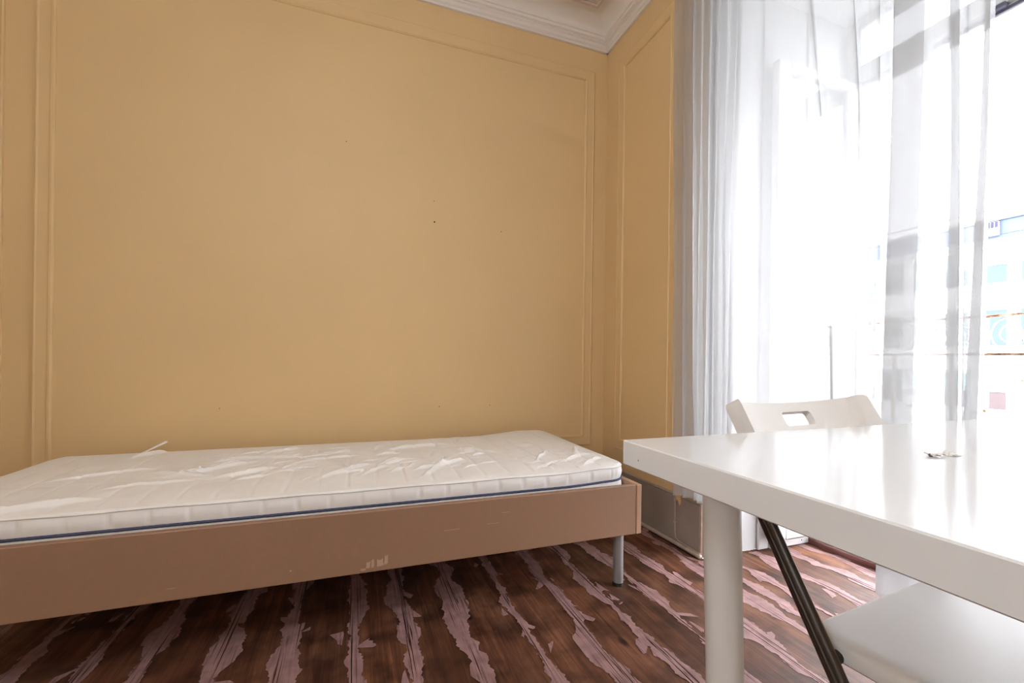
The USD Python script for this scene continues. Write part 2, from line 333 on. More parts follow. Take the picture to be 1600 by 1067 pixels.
wl = part('wall_left', m3.Manifold.cube([0.2, YB + 0.4 - YF, ZC]).translate([XL - 0.2, YF - 0.2, 0]) - m3.Manifold.cube([1, WY1 - WY0, WZ1 - WZ0]).translate([XL - 0.5, WY0, WZ0]), 'wall_paint', kind='structure')
w2 = st('window_1')
part('frame', cat_([bx(XL - 0.14, XL - 0.08, a, b, c, d, 0.004) for a, b, c, d in ((WY0, WY0 + 0.05, WZ0, WZ1), (WY1 - 0.05, WY1, WZ0, WZ1), (WY0 + 0.05, WY1 - 0.05, WZ0, WZ0 + 0.05), (WY0 + 0.05, WY1 - 0.05, WZ1 - 0.05, WZ1), ((WY0 + WY1) / 2 - 0.03, (WY0 + WY1) / 2 + 0.03, WZ0 + 0.05, WZ1 - 0.05))]), 'white_gloss_paint', w2)
part('pane', bx(XL - 0.112, XL - 0.108, WY0 + 0.05, (WY0 + WY1) / 2 - 0.03, WZ0 + 0.05, WZ1 - 0.05), 'window_glass', w2)
part('pane', bx(XL - 0.112, XL - 0.108, (WY0 + WY1) / 2 + 0.03, WY1 - 0.05, WZ0 + 0.05, WZ1 - 0.05), 'window_glass', w2)
wf = part('wall_front', bx(XL - 0.2, XR, YF - 0.2, YF, 0, ZC), 'wall_paint', kind='structure')

# recess linings: white painted boards (left cheek, right cheek, soffit)
rl = st('trim_3')
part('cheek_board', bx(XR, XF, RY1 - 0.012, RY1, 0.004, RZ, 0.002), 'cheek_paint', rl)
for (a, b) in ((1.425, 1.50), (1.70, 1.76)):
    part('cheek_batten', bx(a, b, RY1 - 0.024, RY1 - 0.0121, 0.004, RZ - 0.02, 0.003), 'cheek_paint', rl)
part('cheek_plinth', bx(1.765, 2.0, RY1 - 0.035, RY1 - 0.0121, 0.004, 0.034, 0.002), 'white_gloss_paint', rl)
part('cheek_batten', bx(1.98, 2.05, RY1 - 0.022, RY1 - 0.0121, 0.04, RZ - 0.02, 0.003), 'cheek_paint', rl)
for (x, y, z) in ((1.515, 0.0123, 0.115), (1.60, 0.0123, 0.075), (1.955, 0.0353, 0.022)):
    part('nail_hole', cyl((x, RY1 - y, z), (x, RY1 - y + 0.002, z), 0.003, 8), 'dark_hole', rl)
rr = st('trim_4')
part('cheek_board', bx(XR, XF, RY0, RY0 + 0.012, 0.004, RZ, 0.002), 'white_gloss_paint', rr)
part('soffit_board', bx(XR, XF, RY0 + 0.012, RY1 - 0.012, RZ - 0.012, RZ, 0.002), 'white_gloss_paint', rr)

# threshold step across the recess
th = st('trim_5')
part('riser', bx(2.0, 2.035, RY0, RY1 - 0.013, -0.02, 0.030, 0.004), 'threshold_paint', th)
part('tread', bx(2.035, XF - 0.03, RY0, RY1 - 0.013, -0.02, 0.036, 0.004), 'threshold_paint', th)
part('sill_stone', bx(XF - 0.03, XF + 0.12, RY0, RY1 - 0.013, -0.02, 0.050, 0.006), 'balcony_stone', th)

# balcony door: frame, transom light, two inward-opening leaves
SY0, SY1 = 0.365, 1.405
dr = st('door_1')
T = 0.07
part('frame', cat_([bx(XF, XF + T, SY1, RY1 - 0.0125, 0.05, RZ - 0.013, 0.004), bx(XF, XF + T, RY0 + 0.0125, SY0, 0.05, RZ - 0.013, 0.004), bx(XF, XF + T, SY0, SY1, 2.437, RZ - 0.013, 0.004)]), 'white_gloss_paint', dr)
part('transom_bar', cat_([bx(XF - 0.012, XF + T, SY0, SY1, 2.185, 2.258, 0.006), bx(XF + 0.012, XF + T, SY0, SY1, 2.158, 2.1851, 0.004)]), 'white_gloss_paint', dr)
part('seal_strip', bx(XF + 0.004, XF + 0.0115, SY0, 1.10, 2.160, 2.172), 'gasket', dr, label='dark seal strip under the transom bar')
part('catch', cat_([bx(XF - 0.018, XF + 0.004, 0.905, 0.935, 2.170, 2.186, 0.003)]), 'gasket', dr, label='small dark metal catch')
part('transom_pane', bx(XF + 0.03, XF + 0.034, SY0, SY1, 2.258, 2.437), 'window_glass', dr)
part('transom_muntin', bx(XF + 0.005, XF + 0.06, 0.87, 0.90, 2.258, 2.437, 0.004), 'white_gloss_paint', dr)
def leaf(yf, yb, panes=True):
    x0, x1, z0, z1 = 1.732, XF, 0.055, 2.180
    g0, g1 = x0 + 0.078, x1 - 0.068
    L = part('door_leaf', cat_([bx(x0, g0, yf, yb, z0, z1, 0.004), bx(g1, x1, yf, yb, z0, z1, 0.004), bx(g0, g1, yf, yb, 2.140, z1, 0.003),
              bx(g0, g1, yf, yb, 1.015, 1.078, 0.004), bx(g0, g1, yf, yb, 0.40, 0.46, 0.004), bx(g0, g1, yf, yb, z0, 0.16, 0.004), bx(g0, g1, yf + 0.012, yb - 0.012, 0.16, 0.40)]), 'white_gloss_paint', dr)
    ym = (yf + yb) / 2
    part('pane', bx(g0, g1, ym - 0.002, ym + 0.002, 1.078, 2.140), 'window_glass', L)
    part('pane', bx(g0, g1, ym - 0.002, ym + 0.002, 0.46, 1.015), 'window_glass', L)
    for z in (0.35, 1.15, 1.95): part('hinge', cyl((x1 + 0.004, yf - 0.006 if yf < 1 else yb + 0.006, z), (x1 + 0.004, yf - 0.006 if yf < 1 else yb + 0.006, z + 0.08), 0.007, 12), 'white_gloss_paint', L)
leaf(1.412, 1.446)
leaf(0.324, 0.358)

# ------------------------------------------------------------------ outside: balcony, railing, facade across the street
slab = part('balcony_slab', bx(XF + 0.12, 2.78, -0.9, 2.6, -0.12, 0.02, 0.01), 'balcony_stone', label='stone balcony slab outside the open door', cat='balcony')
XRAIL = 2.60
rail = thing('balcony_railing', 'white painted wrought iron balcony railing with scrolls and rust patches', 'railing', (0, 0, 0))
PY = [1.333 - 0.23 * k for k in range(-5, 9)]
part('top_rail', bx(XRAIL - 0.02, XRAIL + 0.02, PY[-1] - 0.02, PY[0] + 0.02, 1.052, 1.062, 0.002), 'rusty_rail_iron', rail)
part('lower_rail', bx(XRAIL - 0.012, XRAIL + 0.012, PY[-1], PY[0], 0.886, 0.896, 0.002), 'rusty_rail_iron', rail)
part('bottom_rail', bx(XRAIL - 0.012, XRAIL + 0.012, PY[-1], PY[0], 0.10, 0.112, 0.002), 'rusty_rail_iron', rail)
def spiral(yc, zc, s):
    t = np.linspace(0, 4.3 * np.pi, 60); r = 0.010 + 0.066 * (t / t[-1]) ** 1.15
    return tube(np.stack([np.full_like(t, XRAIL), yc + s * r * np.cos(t + 0.4) * 0.82, zc + r * np.sin(t + 0.4)], 1), 0.0040, 8, flat=(0.7, 1.5))
for y in PY:
    part('post', bx(XRAIL - 0.008, XRAIL + 0.008, y - 0.011, y + 0.011, 0.021, 1.052, 0.002), 'rusty_white_iron', rail)
    for s in (1, -1):
        t = np.linspace(0, 1, 12)
        part('ornament', tube(np.stack([np.full_like(t, XRAIL), y + s * (0.008 + 0.052 * t), 0.600 + 0.055 * t + 0.012 * np.sin(t * 5)], 1), 0.0055, 8), 'rusty_white_iron', rail)
for y in PY[:-1]:
    part('scroll', spiral(y - 0.074, 0.972, 1), 'rusty_white_iron', rail, True)
    part('scroll', spiral(y - 0.156, 0.972, -1), 'rusty_white_iron', rail, True)
    part('baluster', bx(XRAIL - 0.006, XRAIL + 0.006, y - 0.115 - 0.006, y - 0.115 + 0.006, 0.112, 0.886), 'rusty_white_iron', rail)

XA = 26.0
fb = thing('facade_building', 'pale apartment building across the street with blue eaves band and teal windows', 'building')
part('wall', bx(XA, XA + 8, -6, 40, -9, 7.35), 'facade_plaster', fb)
part('eaves_band', bx(XA - 0.25, XA, -6, 40, 6.33, 7.05, 0.02), 'facade_blue', fb, label='blue eaves band')
part('band_line', bx(XA - 0.27, XA, -6, 40, 6.45, 6.49), 'facade_blue_trim', fb)
part('band_line', bx(XA - 0.29, XA, -6, 40, 6.31, 6.35), 'facade_blue_trim', fb)
part('roof_slab', bx(XA - 0.35, XA + 8, -6, 40, 7.05, 7.17, 0.02), 'facade_shutter', fb)
part('gutter_cable', cyl((XA - 0.3, -6, 7.55), (XA - 0.3, 40, 7.55), 0.025, 8), 'facade_tan', fb)
for k in range(5):
    part('cable_stay', bx(XA - 0.31, XA - 0.27, -2 + k * 9, -1.96 + k * 9, 7.16, 7.56), 'facade_tan', fb)
vb = part('vent_box', bx(XA - 0.40, XA - 0.25, 10.50, 11.25, 6.40, 7.02, 0.02), 'facade_tan', fb, label='tan vent box with five dark slots')
for k in range(5):
    part('vent_slot', bx(XA - 0.43, XA - 0.40, 10.53 + 0.125 * k, 10.60 + 0.125 * k, 6.76, 7.0), 'facade_vent', vb)
for z in (0.62, 3.42, 6.2):
    part('ledge', bx(XA - 0.22, XA, -6, 40, z, z + 0.16, 0.02), 'facade_ledge', fb)
for k in range(-13, 16):
    y1 = 11.20 + 1.24 * k; y0 = y1 - 0.86
    w = part('window', bx(XA - 0.02, XA + 0.02, y0, y1, 4.43, 5.97, 0.005), 'facade_ledge', fb)
    part('pane', bx(XA - 0.04, XA - 0.02, y0 + 0.03, y1 - 0.03, 4.45, 5.19), 'facade_teal', w)
    part('blind', bx(XA - 0.05, XA - 0.02, y0 + 0.03, y1 - 0.03, 5.19, 5.95), 'facade_shutter', w)
    w = part('window', bx(XA - 0.02, XA + 0.02, y0, y1, 1.70, 3.28, 0.005), 'facade_ledge', fb)
    part('pane', bx(XA - 0.04, XA - 0.02, y0 + 0.03, y1 - 0.03, 1.73, 3.25), 'facade_teal', w)
    w = part('window', bx(XA - 0.02, XA + 0.02, y0, y1, -1.05, 0.55, 0.005), 'facade_ledge', fb)
    part('awning', bx(XA - 0.06, XA - 0.02, y0 + 0.03, y1 - 0.03, -0.29, 0.52), 'facade_cyan', w)
    part('pane', bx(XA - 0.04, XA - 0.02, y0 + 0.03, y1 - 0.03, -1.02, -0.29), 'facade_brown', w)
street = part('street', bx(2.36, 80, -60, 80, -9.4, -9.0), 'street_asphalt', label='grey street far below the balcony', cat='street')

# ------------------------------------------------------------------ bed
BX0, BX1, BY0, BY1 = -1.115, 1.012, 1.371, 2.224
Z0, Z1, TB = 0.197, 0.380, 0.022
bed = thing('bed_frame', 'low brown board bed frame on grey metal legs along yellow wall', 'bed frame')
part('side_rail', bx(BX0 + TB, BX1 - TB - 0.0015, BY0, BY0 + TB, Z0, Z1, 0.0022), 'bed_board', bed)
part('side_rail', bx(BX0 + TB, BX1 - TB - 0.0015, BY1 - TB, BY1, Z0, Z1, 0.0022), 'bed_board', bed)
part('end_board', bx(BX1 - TB, BX1, BY0 - 0.001, BY1, Z0, Z1, 0.0022), 'bed_board_edge', bed)
part('end_board', bx(BX0, BX0 + TB, BY0 - 0.001, BY1, Z0, Z1, 0.0022), 'bed_board_edge', bed)
for x in (BX0 + 0.075, BX1 - 0.075):
    for y in (BY0 + 0.036, BY1 - 0.036):
        L = part('leg', cyl((x, y, 0.012), (x, y, Z0 + 0.002), 0.0190, 32), 'grey_metal', bed, 40)
        part('foot_cap', cyl((x, y, 0.0), (x, y, 0.012), 0.0200, 32), 'black_plastic', L)
for k in range(14):
    x = BX0 + 0.12 + k * 0.145
    part('slat', bx(x, x + 0.07, BY0 + TB, BY1 - TB, 0.310, 0.328, 0.002), 'slat_wood', bed)
part('ledger', bx(BX0 + TB, BX1 - TB, BY0 + TB, BY0 + TB + 0.02, 0.275, 0.310), 'slat_wood', bed)
part('ledger', bx(BX0 + TB, BX1 - TB, BY1 - TB - 0.02, BY1 - TB, 0.275, 0.310), 'slat_wood', bed)
# scuffed bare patches low on the front rail
for (x, z, w, h) in ((0.035, 0.212, 0.012, 0.018), (0.050, 0.214, 0.008, 0.022), (0.066, 0.213, 0.020, 0.020), (0.088, 0.217, 0.010, 0.026), (0.02, 0.206, 0.016, 0.006), (-0.17, 0.232, 0.004, 0.004), (0.27, 0.295, 0.05, 0.0014), (0.46, 0.332, 0.03, 0.0012), (0.41, 0.300, 0.04, 0.001), (-0.46, 0.23, 0.02, 0.001)):
    pts = [(x + w * a + rng.uniform(-.1, .1) * w, z + h * b + rng.uniform(-.12, .12) * h) for a, b in ((0, 0), (.5, -.1), (1, .1), (.9, .6), (1, 1), (.4, .85), (.05, 1), (.1, .5))]
    q = extr(Polygon(pts).buffer(0), 0.0006); q.vertices = np.stack([q.vertices[:, 0], BY0 - 0.0003 + q.vertices[:, 2] - 0.0003, q.vertices[:, 1]], 1)
    part('scuff_mark', q, 'scuffed_board', bed)

# mattress: rounded-rectangle rings around a medial line
MX0, MX1, MY0, MY1 = -1.083, 0.975, 1.402, 2.188
mt = thing('mattress', 'white quilted single mattress with navy piping on the brown bed', 'mattress')
def perim(inset, rad, N=1100):
    x0, x1, y0, y1 = MX0 + inset, MX1 - inset, MY0 + inset, MY1 - inset; r = max(rad - inset, 0.012)
    g = sbox(x0 + r, y0 + r, x1 - r, y1 - r).buffer(r, quad_segs=24).exterior
    return np.array([g.interpolate(t, normalized=True).coords[0] for t in np.linspace(0, 1, N, endpoint=False)])
RAD = 0.075
Pm = perim(0.0, RAD)
yc, hw = (MY0 + MY1) / 2, (MY1 - MY0) / 2
med = np.stack([np.clip(Pm[:, 0], MX0 + hw, MX1 - hw), np.full(len(Pm), yc)], 1)
wr_ = []                                                     # wrinkles: (x0, y0, x1, y1, width, height)
def W(x0, y0, x1, y1, w, h): wr_.append((x0, y0, x1, y1, w, h))

# long creases, then bunched ones
W(-0.13, 1.50, 0.06, 1.70, 0.020, 0.010); W(0.06, 1.62, 0.20, 1.73, 0.016, 0.009); W(0.21, 1.47, 0.36, 1.71, 0.016, 0.013); W(0.02, 1.53, 0.13, 1.67, 0.014, 0.008)
W(-0.23, 1.86, -0.04, 1.93, 0.020, -0.010); W(-0.10, 1.80, -0.02, 1.66, 0.020, -0.012); W(-0.50, 1.93, -0.17, 1.86, 0.018, 0.009); W(-0.19, 1.80, 0.02, 1.86, 0.014, 0.007)
W(-0.95, 1.40, -0.62, 1.50, 0.020, 0.012); W(-0.58, 1.67, -0.33, 1.86, 0.016, 0.006); W(-0.66, 1.76, -0.42, 1.66, 0.014, 0.005); W(-0.70, 1.58, -0.45, 1.62, 0.012, 0.004)
W(-0.80, 2.02, -0.72, 2.17, 0.018, 0.012); W(0.12, 1.94, 0.42, 1.98, 0.020, 0.006); W(0.40, 1.90, 0.58, 1.72, 0.020, 0.005); W(0.62, 1.46, 0.80, 1.56, 0.020, -0.008)
W(0.72, 1.50, 0.93, 1.62, 0.016, 0.006); W(0.80, 1.44, 0.92, 1.52, 0.014, 0.006); W(0.66, 1.56, 0.76, 1.70, 0.016, 0.005); W(0.84, 1.60, 0.94, 1.76, 0.016, 0.005)
W(-0.44, 1.62, -0.24, 1.72, 0.014, 0.006); W(-0.36, 1.98, -0.20, 2.08, 0.016, 0.005); W(-0.9, 1.72, -0.62, 1.82, 0.014, 0.004); W(0.20, 1.56, 0.30, 1.60, 0.012, 0.006); W(0.28, 1.60, 0.40, 1.66, 0.012, 0.006)
for _ in range(80):
    x, y = rng.uniform(-0.55, 0.45), rng.uniform(1.52, 2.05); t = rng.uniform(-0.2, 1.5); L = rng.uniform(0.03, 0.11)
    W(x, y, x + L * math.cos(t), y + L * math.sin(t), rng.uniform(0.007, 0.012), rng.choice([-1, 1]) * rng.uniform(0.0015, 0.005))
for _ in range(26):
    x, y = rng.uniform(0.60, 0.95), rng.uniform(1.44, 1.85); t = rng.uniform(0, 3.1); L = rng.uniform(0.03, 0.10)
    W(x, y, x + L * math.cos(t), y + L * math.sin(t), rng.uniform(0.008, 0.014), rng.choice([-1, 1]) * rng.uniform(0.001, 0.004))
def wrinkle(x, y):
    z = np.zeros_like(x); wob = meshkit.fbm(np.stack([x * 14, y * 14, np.zeros_like(x)], -1), 3, 3) - 0.5
    for (x0, y0, x1, y1, w, h) in wr_:
        d = np.array([x1 - x0, y1 - y0]); L = np.hypot(*d); d /= L
        s = (x - x0) * d[0] + (y - y0) * d[1]; q = -(x - x0) * d[1] + (y - y0) * d[0] + wob * 0.025
        e = np.clip(np.minimum(s + 0.015, L + 0.015 - s) / (0.35 * L + 0.015), 0, 1); e = e * e * (3 - 2 * e)
        qq = q / (0.5 * w); z += (0.62 if abs(h) > 0.0065 else 1.15) * h * e * np.exp(-np.where(qq > 0, qq * 2.2, qq * 0.9) ** 2)
    return z
def lift(x): q = np.clip((x - 0.70) / 0.25, 0, 1); return 0.008 * q * q * (3 - 2 * q)
def top_z(x, y):
    e = np.minimum(np.minimum(x - MX0, MX1 - x), np.minimum(y - MY0, MY1 - y))
    z = 0.4395 + 0.012 * (1 - np.exp(-np.clip(e, 0, 1) / 0.06))
    ramp = np.clip((e - 0.006) / 0.03, 0, 1)
    lx = np.abs(((x + 0.02) / 0.088 + 0.5) % 1 - 0.5) * 0.088; row = np.floor((y - MY0) / 0.26)
    ly = np.abs(((y - MY0) / 0.26 + 0.5) % 1 - 0.5) * 0.26
    z = z - 0.0028 * ramp * np.exp(-(lx / 0.004) ** 2) - 0.0014 * ramp * np.exp(-(ly / 0.004) ** 2) + 0.0003 * ramp * np.cos(np.pi * lx / 0.044 + np.pi)
    p = np.stack([x * 5, y * 5, np.zeros_like(x)], -1)
    z += ramp * (0.007 * (meshkit.fbm(p, 3, 2) - 0.5) + 0.0035 * (meshkit.fbm(p * 5, 3, 8) - 0.5))
    z += 1.8 * np.clip((e - 0.004) / 0.035, 0, 1) * wrinkle(x, y)
    z += 0.016 * np.exp(-((x - 0.80) / 0.16) ** 2) * np.clip((y - 1.75) / 0.4, 0, 1)
    return z + lift(x)
rings = []
for s in np.concatenate([np.linspace(0.0, 0.94, 120), np.linspace(0.945, 0.988, 14)]):
    xy = med + (Pm - med) * s
    rings.append(np.column_stack([xy, top_z(xy[:, 0], xy[:, 1])]))
def ring(inset, z):
    p = perim(inset, RAD); wv = 0.0012 * np.sin(np.arange(len(p)) / len(p) * 2 * np.pi * 17)
    return np.column_stack([p, np.full(len(p), z) + wv + lift(p[:, 0])])
for inset, z in ((0.002, 0.4385), (0.0006, 0.4365)): rings.append(ring(inset, z))
top = np.array(rings); top = np.concatenate([top, top[:, :1]], 1)
part('quilted_top', grid(top), 'mattress_cloth', mt, True)
seam_p = ring(-0.001, 0.4355); part('seam_piping', tube(seam_p, 0.0022, 6, closed=True), 'mattress_side_cloth', mt, True)
# border band: quilted pillows every 90 mm, then navy piping, then plain lower half
Np = len(Pm); arc = np.concatenate([[0], np.cumsum(np.linalg.norm(np.diff(Pm, axis=0), axis=1))])
nrm = np.stack([np.roll(Pm, -1, 0)[:, 1] - np.roll(Pm, 1, 0)[:, 1], -(np.roll(Pm, -1, 0)[:, 0] - np.roll(Pm, 1, 0)[:, 0])], 1); nrm /= np.linalg.norm(nrm, axis=1, keepdims=True)
if ((Pm + nrm * 0.01 - [0, yc])[:, 1] ** 2).sum() < ((Pm - [0, yc])[:, 1] ** 2).sum(): nrm = -nrm
rows = []
for v in np.linspace(0, 1, 11):
    seam = np.abs(((arc / 0.088) + 0.5) % 1 - 0.5) * 0.088
    out = (0.0045 * math.sin(math.pi * v)) * (1 - np.exp(-(seam / 0.006) ** 2) * 0.9)
    rows.append(np.column_stack([Pm + nrm * (out[:, None] - 0.0005), 0.4355 - 0.046 * v + lift(Pm[:, 0])]))
band = np.array(rows); band = np.concatenate([band, band[:, :1]], 1)
part('border_band', grid(band), 'mattress_side_cloth', mt, True)
part('navy_piping', tube(np.column_stack([Pm + nrm * 0.0005, 0.3865 + lift(Pm[:, 0])]), 0.0042, 8, closed=True), 'navy_piping', mt, True, label='navy piping round the side')
rows = [np.column_stack([Pm + nrm * (0.004 * math.sin(math.pi * v) - 0.03 * max(0, v - 0.9) * 10 * 0.3), 0.385 - 0.057 * v + lift(Pm[:, 0]) * (1 - v)]) for v in np.linspace(0, 1, 9)]
low = np.array(rows); low = np.concatenate([low, low[:, :1]], 1)
lowm = grid(low); base = extr(Polygon(rows[-1][:, :2]), 0.002); base.apply_translation([0, 0, 0.328])
part('lower_band', cat_([lowm, base]), 'mattress_side_cloth', mt, True)
# little cloth flap standing at the wall side
t = np.linspace(0, 1, 10)
fl = np.stack([-0.80 + 0.062 * t, 2.05 + 0.13 * t, 0.452 + 0.030 * t ** 1.4], 1)
part('cloth_flap', tube(fl, np.linspace(0.004, 0.008, 10), 8, flat=(1.0, 0.45)), 'mattress_side_cloth', mt, True)

# ------------------------------------------------------------------ table
TX0, TX1, TY0, TY1, TZ, TH = 0.353, 1.353, -0.078, 0.5225, 0.730, 0.034
tb = thing('desk_table', 'glossy white rectangular table on round grey legs in the foreground', 'table')
part('tabletop', bx(TX0, TX1, TY0, TY1, TZ - TH, TZ, 0.0016), 'table_lacquer', tb)
for i, (x, y, dx) in enumerate(((0.405, 0.398, 0.022), (TX1 - 0.052, 0.398, 0.0), (0.405, 0.045, 0.0), (TX1 - 0.052, 0.045, 0.0))):
    L = part('leg', cyl((x, y, TZ - TH - 0.006), (x + dx, y - dx * 0.2, 0.012), 0.0205, 48), 'table_leg_metal', tb, 40)
    part('mounting_plate', cyl((x, y, TZ - TH - 0.006), (x, y, TZ - TH), 0.034, 40), 'table_leg_metal', L, 40)
    part('foot_pad', cyl((x + dx, y - dx * 0.2, 0), (x + dx, y - dx * 0.2, 0.013), 0.0215, 32), 'black_plastic', L, 40)
part('screw_head', cyl((TX0 - 0.0006, 0.486, 0.709), (TX0 + 0.002, 0.486, 0.709), 0.0011, 12), 'grey_metal', tb)
# twisted scrap of white paper on the table
sc = thing('paper_scrap', 'small twisted scrap of white paper lying on the white table', 'paper', (0.6705, 0.322, TZ), -8)
u = np.linspace(-0.021, 0.021, 15); v = np.linspace(-1, 1, 5)
Wd = 0.0020 + 0.0040 * np.minimum(1, np.abs(u) / 0.010)
Pp = np.zeros((15, 5, 3))
for i in range(15):
    tw = 0.35 * math.sin(u[i] * 160) + 0.25
    for j in range(5):
        Pp[i, j] = (u[i] + 0.0012 * math.sin(j * 2.1 + i), v[j] * Wd[i] * math.cos(tw), 0.0042 + v[j] * Wd[i] * math.sin(tw) * 0.6 + 0.0012 * math.sin(i * 1.3) + 0.0008 * ((j + i) % 2))
Pp[:, :, 2] -= Pp[:, :, 2].min() - 0.0004
pp = grid(Pp); back = grid(Pp[:, ::-1] - [0, 0, 0.0004]); part('paper_sheet', cat_([pp, back]), 'paper', sc, 30)
part('dark_end', trimesh.Trimesh([(-0.0225, -0.0025, 0.0003), (-0.017, -0.003, 0.0003), (-0.018, 0.001, 0.003), (-0.0215, 0.0008, 0.0024), (-0.020, -0.001, 0.004)]).convex_hull, 'paper_dark', sc, label='small dark end of the scrap')

# ------------------------------------------------------------------ folding chair behind the table
ch = thing('folding_chair', 'white plastic folding chair with dark brown tube legs behind table', 'chair', (0.855, 0.300, 0), 5.3)
def leg_line(z): return 0.342 - (0.77 - z) / 1.743           # local y of the long legs at height z
# backrest: curved panel in the plane of the long legs, with a grip hole
lean = math.atan(1 / 1.743); n_up = np.array([0, math.sin(lean), math.cos(lean)]); n_fr = np.array([0, -math.cos(lean), math.sin(lean)])
HWB, HB = 0.199, 0.160
def rrect(x0, x1, y0, y1, r, q=10): return sbox(x0 + r, y0 + r, x1 - r, y1 - r).buffer(r, quad_segs=q)
shape = rrect(-HWB, HWB, 0, HB, 0.012).difference(rrect(-0.046, 0.046, HB - 0.049, HB - 0.020, 0.008))
pan = m3.Manifold.extrude(m3.CrossSection([np.array(shape.exterior.coords)[:-1]] + [np.array(i.coords)[:-1] for i in shape.interiors], m3.FillRule.EvenOdd), 0.014).refine_to_length(0.012)
mm = pan.to_mesh(); V = mm.vert_properties[:, :3].astype(float)
def bend(V):
    X, U, D = V[:, 0], V[:, 1], V[:, 2]
    e = np.clip((np.abs(X) - (HWB - 0.035)) / 0.035, 0, 1)
    d = D * (1 + 1.4 * e ** 2) - 0.020 * (1 - (X / HWB) ** 2)          # concave towards the sitter, thick rolled ends
    base = np.array([0, leg_line(0.765) , 0.765]) - n_up * HB
    return base + X[:, None] * [1, 0, 0] + U[:, None] * n_up + (d[:, None] - 0.004) * n_fr + np.array([0.0105, -0.002, 0])
part('backrest', trimesh.Trimesh(bend(V), mm.tri_verts, process=False), 'chair_plastic', ch, 40)
# seat: slab with soft edge and slight hollow
ss = rrect(-0.195, 0.190, -0.190, 0.188, 0.045, 14)
lay = []
for inset, z in ((0.030, 0.414), (0.006, 0.416), (0.0, 0.421), (0.0, 0.438), (0.003, 0.4445), (0.010, 0.4475), (0.022, 0.4480)):
    g = ss.buffer(-inset).exterior; lay.append(np.array([(*g.interpolate(t, normalized=True).coords[0], z) for t in np.linspace(0, 1, 160, endpoint=False)]))
for s in np.linspace(0.9, 0.02, 14):
    q = lay[6].copy(); q[:, :2] *= s; q[:, 2] = 0.448 - 0.006 * (1 - s ** 2); lay.append(q)
lay = np.array(lay); lay = np.concatenate([lay, lay[:, :1]], 1); sm = grid(lay)
cap = extr(Polygon(lay[0][:, :2]), 0.001); cap.apply_translation([0, 0, 0.4138]); top_c = extr(Polygon(lay[-1][:, :2]), 0.0004); top_c.apply_translation([0, 0, 0.4416])
sm.fix_normals()
part('seat', cat_([sm, cap, top_c]), 'chair_plastic', ch, 45)
for s in (-1, 1):
    xl = s * 0.213
    pts = [(xl, leg_line(z), z) for z in np.linspace(0.012, 0.70, 14)]
    L = part('leg', tube(pts, 0.0118, 16, flat=(0.72, 1.12) if True else None), 'chair_frame_paint', ch, 50)
    part('leg_ridge', tube([(xl + s * 0.0068, y - 0.0, z) for (_, y, z) in pts], 0.0042, 8), 'chair_frame_paint', L, 50)
    part('foot_cap', tube([(xl, leg_line(0.0), 0.0), (xl, leg_line(0.035), 0.035)], 0.0140, 14), 'black_plastic', L, 50)
    xr = s * 0.180
    rp = [(xr, -0.120 + 0.44 * k, 0.408 * (1 - k) + 0.010 * k) for k in np.linspace(0, 1, 10)]
    R = part('rear_leg', tube(rp, 0.0105, 14), 'chair_frame_paint', ch, 50)
    part('foot_cap', tube([(xr, 0.318, 0.0), (xr, 0.280, 0.038)], 0.0130, 14), 'black_plastic', R, 50)
    part('spacer', cyl((s * 0.190, leg_line(0.425), 0.425), (s * 0.206, leg_line(0.425), 0.425), 0.009, 16), 'black_plastic', ch, 40)
part('crossbar', tube([(-0.213, leg_line(0.20), 0.20), (0.213, leg_line(0.20), 0.20)], 0.008, 12), 'chair_frame_paint', ch, 50)
part('crossbar', tube([(-0.180, 0.255, 0.066), (0.180, 0.255, 0.066)], 0.008, 12), 'chair_frame_paint', ch, 50)
part('crossbar', tube([(-0.200, leg_line(0.64), 0.64), (0.200, leg_line(0.64), 0.64)], 0.008, 12), 'chair_frame_paint', ch, 50)

# ------------------------------------------------------------------ cables along the right wall
cb = []
for q in ((XR - 0.020, 1.634, 0.222), (XR - 0.020, 1.634, 0.12), (XR - 0.0195, 1.633, 0.06), (XR - 0.020, 1.628, 0.036), (XR - 0.021, 1.610, 0.026), (XR - 0.021, 1.56, 0.024), (XR - 0.021, 1.475, 0.022)): cb.append(q)
cbl = thing('wall_cable', 'thin painted cable dropping down the brown skirting beside the window', 'cable')
part('cable', tube(cb, 0.0032, 8), 'cable_paint', cbl, True)
for z in (0.10, 0.20): part('clip', bx(XR - 0.026, XR - 0.0125, 1.628, 1.640, z, z + 0.007, 0.001), 'cable_paint', cbl)
part('floor_conduit', tube([(XR - 0.024, y, 0.0105 + 0.0015 * math.sin(y * 9)) for y in np.linspace(1.47, YB - 0.03, 24)], 0.0095, 10), 'pipe_paint', None, True,
     label='thin grey conduit lying on the floor along the right skirting', cat='conduit')

